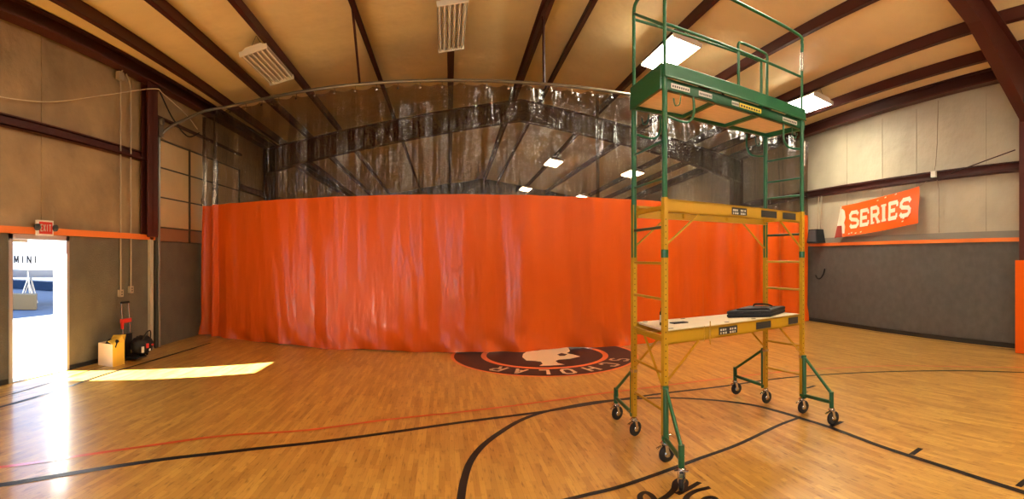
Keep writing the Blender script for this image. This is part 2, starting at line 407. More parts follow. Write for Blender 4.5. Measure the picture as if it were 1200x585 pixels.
w.box((-5.75, YB-.2, 0), (FX0, YB, 7)); w.box((FX1, YB-.2, 0), (9.2, YB, 7)); w.box((FX0, YB-.2, FZ), (FX1, YB, 7)); struct(w, 'wall_front', M['wall_ins_l'])
# roof blanket, sagging a little between purlins
purl = [(-4.88, -.014), (-4.02, -.014), (-3.10, -.010), (-1.50, 0), (.10, .01), (1.85, .025), (2.67, .025), (4.40, .025), (6.06, .01), (7.62, .045), (8.50, .05)]
def PXY(i, y): return purl[i][0]+purl[i][1]*(y-8)
c = MB(); ny = 48; ks = list(range(len(purl)))
rows = []
for j in range(ny+1):
    y = YB+(YE-YB)*j/ny
    xs = [-5.75]+[PXY(i, y) for i in ks]+[RX(y)+.3]
    row = []
    for i in range(len(xs)-1):
        for t in range(6):
            u = t/6; x = xs[i]+(xs[i+1]-xs[i])*u
            sag = (0 if i in (0, len(xs)-2) else .05)*math.sin(PI*u)*(1+.5*math.sin(y*1.3+i*2.1)) * min(1, (xs[i+1]-xs[i])/1.2)
            row.append((x, y, RZ(x)-sag))
    row.append((xs[-1], y, RZ(xs[-1]))); rows.append(row)
nx = len(rows[0])
c.add([p for r in rows for p in r], [(j*nx+i, (j+1)*nx+i, (j+1)*nx+i+1, j*nx+i+1) for j in range(ny) for i in range(nx-1)], None, True)
struct(c, 'ceiling', M['blanket'])
# roof purlins: Z-shaped steel
for i in ks:
    m = MB(); sgn = 1 if purl[i][0] > RIDX else -1
    y0, y1 = YB, YE
    for (a0, a1, z0, z1) in ((-.012, .012, -.24, 0.02), (-.012, .075, -.24, -.222), (-.075, .012, -.02, .0), (.063, .075, -.24, -.205)):
        P = []
        for zz in (z0, z1):
            for (yy, aa) in ((y0, a0), (y0, a1), (y1, a1), (y1, a0)):
                x = PXY(i, yy)+aa*sgn*-1 if True else 0
                P.append((x, yy, RZ(PXY(i, yy))+zz))
        m.hexa(P if sgn < 0 else [P[1], P[0], P[3], P[2], P[5], P[4], P[7], P[6]])
    o = m.build('roof_beam', M['red'])
    o['kind'] = 'structure'
for k, (nm, xf) in enumerate((('l', lambda y: LX+.1), ('r', lambda y: RX(y)-.12))):
    m = MB(); zt = RZ(xf(8))
    for (a, b_, z0, z1) in ((-.1, .1, -.03, 0), (-.02, .02, -.24, 0), (-.1, .1, -.27, -.235)):
        P = []
        for zz in (z0, z1):
            for (yy, aa) in ((YB, a), (YB, b_), (YE, b_), (YE, a)): P.append((xf(yy)+aa, yy, RZ(xf(yy))+zz))
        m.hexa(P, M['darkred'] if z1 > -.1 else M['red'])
    o = m.build('eave_beam'); o['kind'] = 'structure'
# rigid frames: rafter with tapered web, columns
def frame(Y, deep=.6, skew=0):
    m = MB(); XL, XR = LX+.02, RX(Y)-.02
    xs = [XL, XL+1.2, RIDX, XR-2.6, XR]
    dp = [.75, .62, deep-.12, deep-.1, 1.15] if Y < 10 else [.8, .7, .62, .6, .8]
    for i in range(4):
        x0, x1 = xs[i], xs[i+1]
        if x0 < RIDX < x1: continue
        t0, t1 = RZ(x0)-.25, RZ(x1)-.25; b0, b1 = t0-dp[i], t1-dp[i+1]
        def slab(ya, yb, za0, za1, zb0, zb1):
            k0, k1 = (skew*(x0-XR)/(XR-XL), skew*(x1-XR)/(XR-XL))
            m.hexa([(x0, ya+k0, za0), (x1, ya+k1, zb0), (x1, yb+k1, zb0), (x0, yb+k0, za0), (x0, ya+k0, za1), (x1, ya+k1, zb1), (x1, yb+k1, zb1), (x0, yb+k0, za1)])
        slab(Y-.012, Y+.012, b0, t0, b1, t1)
        slab(Y-.12, Y+.12, b0, b0+.02, b1, b1+.02)
        slab(Y-.12, Y+.12, t0-.02, t0, t1-.02, t1)
    return m
for Y in (4.05, 15.0):
    o = frame(Y, skew=1.1 if Y < 10 else 0).build('rafter_beam', M['red']); o['kind'] = 'structure'
def column(Y, X, s, z0, name='frame_column', d=.3, wid=.24):
    m = MB(); z1 = RZ(X)-.26
    m.box((min(X, X+s*.02), Y-wid/2, z0), (max(X, X+s*.02), Y+wid/2, z1))
    m.box((min(X+s*d, X+s*(d-.02)), Y-wid/2, z0), (max(X+s*d, X+s*(d-.02)), Y+wid/2, z1))
    m.box((min(X, X+s*d), Y-.012, z0), (max(X, X+s*d), Y+.012, z1))
    o = m.build(name, M['red']); o['kind'] = 'structure'; return o
column(8.33, LX+.005, 1, 2.2, d=.16, wid=.36)
for Y in (15.0,):
    column(Y, LX+.005, 1, 0, d=.4); column(Y, RX(Y)-.005, -1, 0, d=.4)
column(4.05, RX(4.05)-.005, -1, 0, d=.42)
# girts (horizontal red steel along the upper walls)
for ya, yb in ((YB, 8.5), (13.1, YE)):
    m = MB(); m.box((LX-.04, ya, 3.66), (LX+.07, yb, 3.68)); m.box((LX-.04, ya, 3.66), (LX-.02, yb, 3.84)); m.box((LX+.055, ya, 3.66), (LX+.07, yb, 3.71)); m.box((LX-.04, ya, 3.82), (LX+.03, yb, 3.84))
    o = m.build('wall_beam', M['red']); o['kind'] = 'structure'
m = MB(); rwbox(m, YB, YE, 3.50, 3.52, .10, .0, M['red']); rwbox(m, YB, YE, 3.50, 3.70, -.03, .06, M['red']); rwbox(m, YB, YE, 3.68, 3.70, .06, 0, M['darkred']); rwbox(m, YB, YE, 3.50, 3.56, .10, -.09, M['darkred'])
o = m.build('wall_beam'); o['kind'] = 'structure'
# orange top trims, ledges, base strips
m = MB(); m.box((LX-.02, B1, 2.15), (LX+.05, 8.6, 2.25)); struct(m, 'trim_1', M['trim'])
m = MB(); rwbox(m, YB, YE, 2.12, 2.20, .03, 0, M['trim']); struct(m, 'trim_2')
m = MB(); rwbox(m, YB, YE, 2.20, 2.34, -.02, .06, M['greylight']); struct(m, 'trim_3')
m = MB(); rwbox(m, YB, YE, 0, .10, .02, 0, M['black']); struct(m, 'baseboard_right')
m = MB()
for y0, y1 in ((B1, D0-.06), (D1+.06, 8.6), (13.1, YE)): m.box((LX, y0, 0), (LX+.015, y1, .07))
struct(m, 'baseboard_left', M['black'])
# wall seams (facing strips of the wall blankets)
for i, y in enumerate((5.52, 7.9)):
    m = MB(); m.box((LX-.045, y-.012, 2.26), (LX-.025, y+.012, 5.2)); o = struct(m, 'trim_%d' % (4+i), M['wall_ins_l'])
for i, y in enumerate((5.2, 7.1, 8.2, 9.5)):
    m = MB(); rwbox(m, y-.012, y+.012, 2.35, 5.2, -.045, .07, M['wall_ins_r']); struct(m, 'trim_%d' % (6+i))
# door frame of the open doorway
m = MB()
m.box((-5.77, D0-.05, 0), (LX+.02, D0+.02, DZ+.05)); m.box((-5.77, D1-.02, 0), (LX+.02, D1+.05, DZ+.05)); m.box((-5.77, D0-.05, DZ-.03), (LX+.02, D1+.05, DZ+.045))
m.box((-5.77, D0, 0), (LX+.01, D1, .012))
door1 = struct(m, 'door_1', M['alu'])
m = MB(); m.box((LX-.16, D0+.05, DZ-.07), (LX-.10, D0+.42, DZ-.03)); m.build('door_closer', M['white'], door1)
# overhead door on the left wall: cream upper sections, grey lower
m = MB()
for k in range(3):
    ya = 8.72+k*1.45; yb = ya+1.45
    for (z0, z1, mm) in ((0, 2.13, 'grey_l'), (2.13, 2.42, 'doorbrown'), (2.42, 3.04, 'doorcream'), (3.04, 3.65, 'doorcream'), (3.65, 4.22, 'doorcream')):
        m.box((-5.62, ya+.02, z0+.008), (-5.545, yb-.02, z1-.008), M[mm])
door2 = struct(m, 'door_2')
m = MB(); m.box((-5.75, 8.6, 0), (-5.63, 13.1, 4.25)); m.build('door_backing', M['doorframe'], door2)
m = MB(); m.box((-5.56, 8.6, 0), (-5.515, 13.1, 2.12)); m.build('door_skirt', M['grey_l'], door2)
m = MB()
for y in (8.72, 10.17, 11.62, 13.05): m.box((-5.60, y-.025, 2.13), (-5.515, y+.025, 4.24))
for z in (2.42, 3.04, 3.65, 4.22): m.box((-5.60, 8.72, z-.014), (-5.53, 13.05, z+.014))
m.build('door_rail', M['doorframe'], door2)
m = MB(); m.box((LX-.035, 8.62, 4.62), (LX+.03, 13.1, 4.67)); m.build('door_header', M['darkred'], door2)
# pale strip and dark track post beside the overhead door
m = MB(); m.box((LX, 8.40, 0), (LX+.05, 8.53, 2.2)); struct(m, 'trim_10', M['wall_ins_r'])
# orange pad on the right column foot
m = MB(); p = MB()
yc = 4.05; x1 = RX(yc)-.42
p.box((x1-.09, yc-.24, .02), (x1-.01, yc+.16, 1.75)); p.box((x1-.01, yc+.13, .02), (x1+.38, yc+.16, 1.75)); p.box((x1-.01, yc-.24, .02), (x1+.38, yc-.16, 1.75))
tag(p.build('column_pad', M['orange']), 'orange vinyl pad wrapped round the red column at the right edge', 'pad')

# ------------------------------------------------------------------ outside the doorway
m = MB(); m.add([(-5.75, -40, -.02), (-5.75, 60, -.02), (-11.4, 60, -.02), (-11.4, -40, -.02)], [(0, 1, 2, 3)]); o = m.build('concrete_pavement', M['concrete']); o['kind'] = 'structure'
m = MB(); m.add([(-11.4, -40, -.02), (-11.4, 60, -.02), (-70, 60, -.02), (-70, -40, -.02)], [(0, 1, 2, 3)]); o = m.build('shaded_ground', M['shadepave']); o['kind'] = 'structure'  # shadowed part of the pavement, darkened by its colour
o = MB(); o.box((-36, -14, 0), (-21, 12, 7.0)); tag(o.build('added_building', M['concrete']), 'pale building added out of view on the left to shade the yard', 'building')  # unseen block added to throw shade across the yard
o = MB(); o.box((-34, 20, 0), (-12.5, 28, 6.5)); tag(o.build('added_building', M['bluewall']), 'blue backdrop block added far outside the doorway', 'building')  # added backdrop standing in for the bluish far view
BO = Vector((-14.6, 13.6, 0)); bd = Vector((.74, .67, 0)).normalized(); bn = Vector((bd.y, -bd.x, 0))   # bd across the view, bn towards the viewer
boat = thing('motor_boat', 'white boat hull on stands outside the open doorway', 'boat', BO)
m = MB(); secs = []
for t in range(13):
    u = -1+2*t/12; x = u*4.2
    wd = 1.15*(1-max(0, -u-.1)**2.2*.95); keel = 1.02+.45*max(0, -u)**3; deck = 2.12+.12*max(0, -u)
    secs.append([BO+bd*x+bn*a*wd+Vector((0, 0, z)) for (a, z) in ((-1, deck), (-.92, 1.35+.2*max(0, -u)), (0, keel), (.92, 1.35+.2*max(0, -u)), (1, deck))])
vs = [p for s_ in secs for p in s_]; fs = []
for i in range(12):
    for k in range(4): fs.append((i*5+k, (i+1)*5+k, (i+1)*5+k+1, i*5+k+1))
    fs.append((i*5, i*5+4, (i+1)*5+4, (i+1)*5))
fs += [(0, 1, 2, 3, 4), tuple(12*5+k for k in (4, 3, 2, 1, 0))]
m.add(vs, fs); m.build('hull', M['hull'], boat)
m = MB()
tw = 'MAUI N NEXT'
for i, ch in enumerate('MAULSMINI'):
    def fn(x, y, i=i):
        q = BO+bd*(-1.45+.235*i+x*.16)+bn*(1.17); return (q.x, q.y, 1.60+y*.26)
    glyph(m, ch, fn, .17, M['dark'], .6)
m.build('hull_lettering', M['dark'], boat)
for x in (-1.6, .2, 2.1):
    for s_ in (-1, 1):
        m = MB(); top = BO+bd*x+bn*(s_*.8)+Vector((0, 0, 1.28))
        for k in range(3):
            a = 2*PI*k/3; q = top+Vector((.38*math.cos(a), .38*math.sin(a), 0)); q.z = -.01
            m.tube([top-Vector((0, 0, .25)), q], .025, 6)
        m.tube([top-Vector((0, 0, .3)), top+Vector((0, 0, .04))], .035, 8); m.lathe(top+Vector((0, 0, .02)), (0, 0, 1), [(.001, 0), (.13, 0), (.13, .03), (.001, .03)], 12)
        m.build('hull_stand', M['white'], boat)
cr = MB(); q = BO+bd*(-.7)+bn*1.9; cr.beam(q+Vector((0, 0, .26)), q+bd*1.3+Vector((0, 0, .26)), .7, .52)
for k in range(4): cr.beam(q+bd*(.1+.36*k)+bn*.36+Vector((0, 0, .02)), q+bd*(.1+.36*k)+bn*.36+Vector((0, 0, .52)), .08, .03)
tag(cr.build('storage_crate', M['tan']), 'tan wooden crate on the ground in front of the boat', 'crate')

# ------------------------------------------------------------------ CURTAIN
CP = [(-5.42, 10.75), (-5.1, 10.52), (-4, 10.22), (-2.35, 9.86), (-.8, 9.73), (.6, 9.70), (2.2, 9.73), (3.86, 9.87), (6.2, 10.20), (8.2, 10.6), (9.45, 10.95)]
path = spline([(x, y, 0) for x, y in CP], 40)
L = [0]
for i in range(1, len(path)): L.append(L[-1]+(path[i]-path[i-1]).length)
def at_s(s):
    s = min(max(s, 0), L[-1]-1e-6)
    lo, hi = 0, len(L)-1
    while hi-lo > 1:
        k = (lo+hi)//2
        if L[k] <= s: lo = k
        else: hi = k
    t = (s-L[lo])/(L[hi]-L[lo]); p = path[lo].lerp(path[hi], t); d = (path[hi]-path[lo]).normalized()
    return p, Vector((d.y, -d.x, 0))      # normal towards the viewer
rnd = random.Random(11)
WV = [(rnd.uniform(.8, 10), rnd.uniform(0, 6.28), rnd.uniform(.3, 1)) for _ in range(14)]
def fold(s, z):
    v = 0
    for (k, ph, a) in WV:
        v += a*math.sin(k*s+ph+.25*math.sin(1.3*z+ph))/(1+k*.30)
    # sharp pleats from each hanger, fading downward
    hz = max(0, min(1, (z-1.2)/4))
    v = v*(.020+.010*(1-z/5)) + .022*hz*math.sin(s*2*PI/.42)
    if s > L[-1]-4.6: v += .075*math.sin((s-L[-1])*7.2)*(min(1, (s-L[-1]+4.6)/1.2))   # gathered right end
    if s < .55: v += .14*math.sin(s*17)*(1.15-.1*z)
    if z > 3.001:                     # the clear band is crumpled: narrow creases, tighter just above the orange
        up = min(1, (z-2.99)/.12); lo = max(0, 1-(z-3.0)/.55)
        v += up*(.034*mnoise.noise(Vector((s*5.2, z*.55, 3.1)))+.016*mnoise.noise(Vector((s*13, z*1.1, 9.7)))+.020*mnoise.noise(Vector((s*1.6, z*2.6, 4.4)))+.012*mnoise.noise(Vector((s*24, z*5, 1.7)))*(.6+1.6*lo)+.016*lo*mnoise.noise(Vector((s*17, z*11, 5.3))))
    else:                            # long soft creases in the orange vinyl, more of them low down
        q = max(0, 1-z/2.6)
        v += (.005+.010*q)*mnoise.noise(Vector((s*6.5+.4*z, z*.7, 7.7)))+.005*q*mnoise.noise(Vector((s*15, z*2.2, 2.2)))
    low = max(0, 1-z/.55); v += .05*low*low*math.sin(s*2.1+1)+.03*low*math.sin(s*9.1+2*z*4)
    return v
def sheet(z0, z1, nz, n, scallop=0, hem=False):
    vs = []; fs = []
    for i in range(n+1):
        s = L[-1]*i/n; p, nn = at_s(s)
        for j in range(nz+1):
            z = z0+(z1-z0)*j/nz
            if scallop and z > 4.98: z -= scallop*abs(math.sin(s*PI/.42))*(z-4.98)/.12
            if z0 < .1 and j == 0: z = .012+.012*math.sin(s*3.3)
            q = p+nn*fold(s, z)
            vs.append((q.x, q.y, z))
    for i in range(n):
        for j in range(nz):
            a = i*(nz+1)+j; fs.append((a, a+nz+1, a+nz+2, a+1))
    return vs, fs
cur = thing('divider_curtain', 'long orange vinyl gym divider curtain with a clear upper band across the court', 'curtain', (2, 9.8, 0))
m = MB(); m.add(*sheet(.03, 3.0, 44, 1500), None, True); m.build('orange_panel', M['orange'], cur)
m = MB(); m.add(*sheet(3.0, 5.10, 54, 1900, .045), None, True); m.build('clear_panel', M['clear'], cur)['label'] = 'see-through wrinkled vinyl band above the orange panel'
m = MB(); vs, fs = sheet(.02, .09, 2, 700)
m.add([(x, y-.008, z) for (x, y, z) in vs], fs, None, True); m.build('bottom_hem', M['orange'], cur)
m = MB()
for s0 in (8.6,):
    vs = []
    for s in (s0-.04, s0+.04):
        for j in range(17):
            z = 3.0+2.08*j/16; p, nn = at_s(s); q = p+nn*(fold(s, z)+.006); vs.append((q.x, q.y, z))
    m.add(vs, [(j, j+17, j+18, j+1) for j in range(16)])
m.build('seam_strip', M['clear'], cur)
for k in range(34):
    s = .5+k*.42*1.0
    if s > L[-1]-.1: break
    p, nn = at_s(s); m = MB()
    m.tube([p+Vector((0, 0, 5.04)), p+Vector((0, 0, 5.13))], .007, 6); m.lathe(p+nn*.02+Vector((0, 0, 5.03)), nn, [(.001, 0), (.022, 0), (.022, .012), (.001, .012)], 10)
    m.build('curtain_hanger', M['chrome'], cur)
tr = thing('curtain_track', 'curved steel rail carrying the divider curtain under the roof', 'rail', (-5.3, 8.7, 0))
pts = [(-5.40, 8.66, .02), (-5.40, 8.66, 4.05), (-5.38, 8.70, 4.25), (-5.28, 8.90, 4.45), (-5.2, 9.3, 4.66), (-5.0, 9.9, 4.98), (-4.6, 10.3, 5.13)]+[(q.x, q.y, 5.16) for q in [at_s(s)[0] for s in [1.6+.35*i for i in range(int((L[-1]-1.7)/.35))]]]
m = MB(); m.tube(spline(pts, 4), .032, 10); m.build('rail', M['track'], tr)
m = MB(); m.box((-5.47, 8.60, .0), (-5.43, 8.72, 4.4)); m.build('rail_post', M['track'], tr)
m = MB(); m.box((-5.46, 8.56, 4.20), (-5.34, 8.74, 4.55)); m.lathe((-5.36, 8.66, 4.5), (1, 0, 0), [(.001, 0), (.07, 0), (.07, .05), (.001, .05)], 14); m.build('rail_bracket', M['track'], tr)
for (sx, pu) in ((-1.63, 3), (1.9, 5), (4.6, 7), (6.3, 8)):
    s = min(range(len(path)), key=lambda i: abs(path[i].x-sx)); q = path[s]
    m = MB(); yy = 8.25 if pu == 3 else q.y-.02; xx = PXY(pu, yy)
    m.beam((q.x, q.y, 5.18), (xx, yy, RZ(xx)-.2), .04, .04); m.build('rail_brace', M['darkred'], tr)

# ------------------------------------------------------------------ high-bay lamps
def highbay(x, y, lit, label, L_=1.45, W_=.56, group=None, wires=True, zf=None):
    z = (zf if zf else RZ(x)-.36)
    t = thing('ceiling_light', label, 'ceiling light', (x, y, z), group)
    sl = -SL if x > RIDX else SL
    def P(a, b_, c_): return Vector((x+a, y+b_, z+c_+a*sl))
    m = MB(); hw, hl = W_/2, L_/2
    # folded white housing: raised middle, sloping sides and end caps
    m.hexa([P(-hw, -hl, 0.02), P(hw, -hl, 0.02), P(hw, hl, 0.02), P(-hw, hl, 0.02), P(-hw*.55, -hl, .09), P(hw*.55, -hl, .09), P(hw*.55, hl, .09), P(-hw*.55, hl, .09)])
    for e in (-1, 1): m.beam(P(-hw, e*hl, .0), P(hw, e*hl, .0), .03, .09)
    m.build('housing', M['white'], t)
    m = MB()
    for k in range(6):
        a = -hw+W_*(k+.5)/6
        m.add([P(a-W_/12, -hl+.03, .0), P(a-.02, -hl+.03, .018), P(a+.02, -hl+.03, .018), P(a+W_/12, -hl+.03, 0), P(a-W_/12, hl-.03, .0), P(a-.02, hl-.03, .018), P(a+.02, hl-.03, .018), P(a+W_/12, hl-.03, 0)], [(0, 1, 5, 4), (1, 2, 6, 5), (2, 3, 7, 6)])
    m.build('reflector', M['reflector'], t)
    for k in range(6):
        a = -hw+W_*(k+.5)/6; m = MB(); m.tube([P(a, -hl+.03, -.012), P(a, hl-.03, -.012)], .021 if not lit else .034, 8)
        m.build('lamp_tube', M['lit'] if lit else M['tube_off'], t)
    if wires:
        for e in (-1, 1):
            m = MB(); m.tube([P(-hw*.5, e*hl*.8, .09), P(0, e*hl*.8, .32), P(hw*.5, e*hl*.8, .09)], .006, 6)
            m.build('hanger_wire', M['track'], t)
    return t
highbay(-3.28, 9.15, False, 'unlit white tube ceiling light on the left, hanging at an angle', L_=1.6, W_=.52)
highbay(.13, 9.35, False, 'unlit white tube ceiling light at the middle, over the track', L_=1.9, W_=.52)
highbay(4.50, 9.55, True, 'large glowing ceiling light behind the green guard rail', L_=1.6, W_=.62)
highbay(7.85, 9.3, True, 'glowing ceiling light to the right of the green platform', L_=1.4, W_=.6)
highbay(4.72, 21.8, True, 'glowing ceiling light seen through the clear vinyl, nearer of the left pair')
highbay(4.85, 30.3, True, 'glowing ceiling light seen through the clear vinyl, leftmost and just above the orange')
highbay(7.90, 20.5, True, 'glowing ceiling light seen through the clear vinyl beside the green scaffold post')
highbay(8.05, 29.3, True, 'small far glowing ceiling light seen through the vinyl, between its two neighbours')
highbay(4.5, 3.7, True, 'glowing ceiling light above and out of view, nearest to the scaffold', group='ceiling lights over the near court')
for (x, y) in ((7.85, -1.5), (4.5, -1.5), (-3.3, -2.6), (.1, -2.6)):
    highbay(x, y, True, 'glowing ceiling light behind the viewpoint, the one '+{7.85: 'near the right wall', 4.5: 'right of the ridge', -3.3: 'near the left wall', .1: 'left of the ridge'}[x], group='ceiling lights over the near court')

# ------------------------------------------------------------------ SCAFFOLD
Q1, Q2, Q3, Q4 = Vector((1.875, 4.09)), Vector((1.865, 4.81)), Vector((3.70, 5.11)), Vector((3.795, 4.525))
def S(u, v, z):
    p = (Q1*(1-u)+Q4*u)*(1-v)+(Q2*(1-u)+Q3*u)*v
    return Vector((p.x, p.y, z))
scf = thing('rolling_scaffold', 'two-tier rolling scaffold, yellow lower tier and green upper tier with guard rail', 'scaffold', S(.5, .5, 0))
def part(mb, name, m, parent=None, label=None):
    o = mb.build(name, m, parent or scf)
    if label: o['label'] = label
    return o
def sub(mb, name, m, parent):
    return mb.build(name, m, parent)
# yellow end frames
for u in (0, 1):
    m = MB()
    for v in (0, 1):
        p = S(u, v, 0); m.beam((p.x, p.y, .20), (p.x, p.y, 2.33), .045, .045, M['yellow'], up=(Q4-Q1).to_3d())
    for z in (1.75, 1.43, 1.10, .78, .45):
        m.tube([S(u, 0, z), S(u, 1, z)], .013, 8, M['yellow'])
    m.tube([S(u, 0, .62), S(u, .62, 1.05)], .012, 8, M['yellow']) if u == 0 else None
    for v in (0, 1):
        e = (S(u, 1-v, 0)-S(u, v, 0)).normalized()*.0
        for k in range(34):
            z = .32+k*.055
            d = (Q1-Q4).normalized().to_3d() if False else Vector((0, -1, 0))
            q = S(u, v, z)+d*.0245
            m.add([q+Vector((-.004, 0, -.005)), q+Vector((.004, 0, -.005)), q+Vector((.004, 0, .005)), q+Vector((-.004, 0, .005))], [(0, 1, 2, 3)], M['dark'])
    part(m, 'end_frame', M['yellow'], label='yellow ladder end frame')
# yellow platforms: side beams, deck, knee braces
def cbeam(v, z0, z1, m_, off, u0=0.012, u1=.988):
    m = MB(); t = .018
    a, b_ = S(u0, v, 0), S(u1, v, 0); n = Vector(((b_-a).y, -(b_-a).x, 0)).normalized()*off
    for (h0, h1, w0, w1) in ((z0, z1, 0, .006), (z0, z0+t, 0, .045), (z1-t, z1, 0, .045)):
        A = [a-n*w0, b_-n*w0, b_-n*w1, a-n*w1]
        if off < 0: A = [A[3], A[2], A[1], A[0]]
        m.hexa([(p.x, p.y, h0) for p in A]+[(p.x, p.y, h1) for p in A])
    return m
def outer(v, u, z, off, push=.03):
    a, b_ = S(0, v, 0), S(1, v, 0); n = Vector(((b_-a).y, -(b_-a).x, 0)).normalized()*off
    return S(u, v, z)+n*push
for v, off in ((0, 1), (1, -1)):
    for (z0, z1) in ((1.03, 1.15), (2.20, 2.32)):
        o = part(cbeam(v, z0, z1, None, off), 'side_beam', M['yellow'], label='yellow channel side beam')
        for u in (.33, .66):
            m = MB(); p = outer(v, u, z0, off, -.02); m.beam((p.x, p.y, z0), (p.x, p.y, z1), .03, .03, up=(Q4-Q1).to_3d())
            sub(m, 'beam_stiffener', M['yellow'], o)
        if v == 0:
            for k, (ua, ub, ms) in enumerate(((.33, .46, 1), (.60, .72, 0), (.87, .96, 0)) if z0 < 2 else ((.42, .53, 1), (.64, .77, 0), (.82, .94, 0))):
                lb = MB(); d = .004
                c4 = [outer(0, ua, z0+.025, 1, d), outer(0, ub, z0+.025, 1, d), outer(0, ub, z1-.022, 1, d), outer(0, ua, z1-.022, 1, d)]
                lb.add(c4, [(0, 1, 2, 3)], M['labelb'])
                # pale printed rows, too small to read in the photograph
                for r_ in range(3 if not ms else 2):
                    for q in range(7):
                        if ms and q == 3: continue
                        x0 = ua+(ub-ua)*(.08+q*.125); x1 = x0+(ub-ua)*(.09 if (q+r_) % 3 else .06)
                        hh = (z1-z0-.047)/(3.6 if not ms else 2.4); za = z0+.031+r_*hh; zb = za+hh*(.35 if not ms else .6)
                        lb.add([outer(0, x0, za, 1, d+.001), outer(0, x1, za, 1, d+.001), outer(0, x1, zb, 1, d+.001), outer(0, x0, zb, 1, d+.001)], [(0, 1, 2, 3)], M['labelw'] if ms else M['greypl'])
                sub(lb, 'warning_label', None, o)
m = MB(); z0, z1 = 1.135, 1.155
P4 = [S(.02, .04, z0), S(.98, .04, z0), S(.98, .96, z0), S(.02, .96, z0)]
m.hexa(P4+[p+Vector((0, 0, z1-z0)) for p in P4]); dk = part(m, 'plywood_deck', M['ply'], label='pale plywood work deck')
m = MB()
for (u, v) in ((.06, .12), (.42, .12), (.30, .88), (.62, .12), (.05, .88)):
    p = S(u, v, z1+.001); m = MB(); m.beam(p-Vector((.025, 0, 0)), p+Vector((.025, 0.006, 0)), .02, .004)
    sub(m, 'deck_clip', M['dark'], dk)
m = MB(); P4 = [S(.02, .04, 2.26), S(.98, .04, 2.26), S(.98, .96, 2.26), S(.02, .96, 2.26)]
for u in (.02, .33, .66, .98):
    for z in ((1.06, 2.25) if u in (.02, .98) else (1.06,)):
        m = MB(); m.beam(S(u, .03, z), S(u, .97, z), .03, .04); part(m, 'cross_member', M['yellow'])
for (z, h_) in ((1.03, .34), (2.20, .30)):
    for u, du in ((0, .2), (1, -.2)):
        for v in (0, 1):
            m = MB(); m.beam(S(u, v, z-h_), S(u+du, v, z), .022, .012); part(m, 'knee_brace', M['yellow'])
# dangling pin below the lower beam
m = MB(); m.tube([outer(0, .27, 1.20, 1, .01), outer(0, .27, .98, 1, .012)], .006, 6); m.tube([outer(0, .235, 1.16, 1, .008), outer(0, .235, 1.02, 1, .01)], .004, 6); part(m, 'locking_pin', M['yellow'])
# green collars and upper end frames
for u in (0, 1):
    m = MB()
    for v in (0, 1):
        p = S(u, v, 0); lo = 1.80 if v else 2.33
        r_ = .027 if v else .024
        m.tube([(p.x, p.y, lo), (p.x, p.y, 3.5)], r_, 12)
        if not v: m.tube([(p.x, p.y, 1.80), (p.x, p.y, 1.87)], .034, 12, m=None)
    for z in (2.50, 2.83) if u == 0 else (2.52, 2.72, 2.98):
        m.tube([S(u, 0, z), S(u, 1, z)], .012, 8)
    part(m, 'upper_end_frame', M['green'], label='green ladder end frame of the upper tier')
    m = MB(); m.tube([S(u, 0, 2.07), S(u, 1, 2.07)], .014, 8); part(m, 'frame_rung', M['sleeve'])
# green platform
for v, off in ((0, 1), (1, -1)):
    o = part(cbeam(v, 3.28, 3.38, None, off, -.012, 1.012), 'side_beam', M['green'], label='green channel side beam of the upper platform')
    m = MB(); a, b_ = S(-.012, v, 0), S(1.012, v, 0); n = Vector(((b_-a).y, -(b_-a).x, 0)).normalized()*off*.03
    m.beam(a+n+Vector((0, 0, 3.44)), b_+n+Vector((0, 0, 3.44)), .018, .11)
    m.tube([a+n+Vector((0, 0, 3.50)), b_+n+Vector((0, 0, 3.50))], .011, 6); m.tube([a+n*1.3+Vector((0, 0, 3.385)), b_+n*1.3+Vector((0, 0, 3.385))], .010, 6)
    part(m, 'toe_board', M['green'])
    if v == 0:
        for (ua, ub, mt) in ((.035, .145, 'labelw'), (.20, .285, 'labelw'), (.42, .47, 'labelw'), (.475, .64, 'labely'), (.82, .95, 'labelw')):
            lb = MB(); d = .005
            lb.add([outer(0, ua, 3.305, 1, d), outer(0, ub, 3.305, 1, d), outer(0, ub, 3.35, 1, d), outer(0, ua, 3.35, 1, d)], [(0, 1, 2, 3)], M[mt])
            for q in range(8):
                x0 = ua+(ub-ua)*(.06+q*.115); x1 = x0+(ub-ua)*.075
                lb.add([outer(0, x0, 3.315, 1, d+.001), outer(0, x1, 3.315, 1, d+.001), outer(0, x1, 3.335, 1, d+.001), outer(0, x0, 3.335, 1, d+.001)], [(0, 1, 2, 3)], M['greypl'])
            sub(lb, 'warning_label', None, o)
for u, off in ((0, -1), (1, 1)):
    m = MB(); d = Vector((off*.03, 0, 0))
    m.beam(S(u, 0, 3.33)+d, S(u, 1, 3.33)+d, .03, .10); m.beam(S(u, 0, 3.44)+d, S(u, 1, 3.44)+d, .018, .11); m.tube([S(u, 0, 3.50)+d, S(u, 1, 3.50)+d], .011, 6)
    part(m, 'end_beam', M['green'])
m = MB(); P4 = [S(.01, .03, 3.325), S(.99, .03, 3.325), S(.99, .97, 3.325), S(.01, .97, 3.325)]
m.hexa(P4+[p+Vector((0, 0, .018)) for p in P4]); part(m, 'plywood_deck', M['ply2'], label='tan plywood underside of the upper platform')
for u in (.32, .64):
    m = MB(); m.beam(S(u, .02, 3.30), S(u, .98, 3.30), .03, .04); part(m, 'cross_member', M['green'])
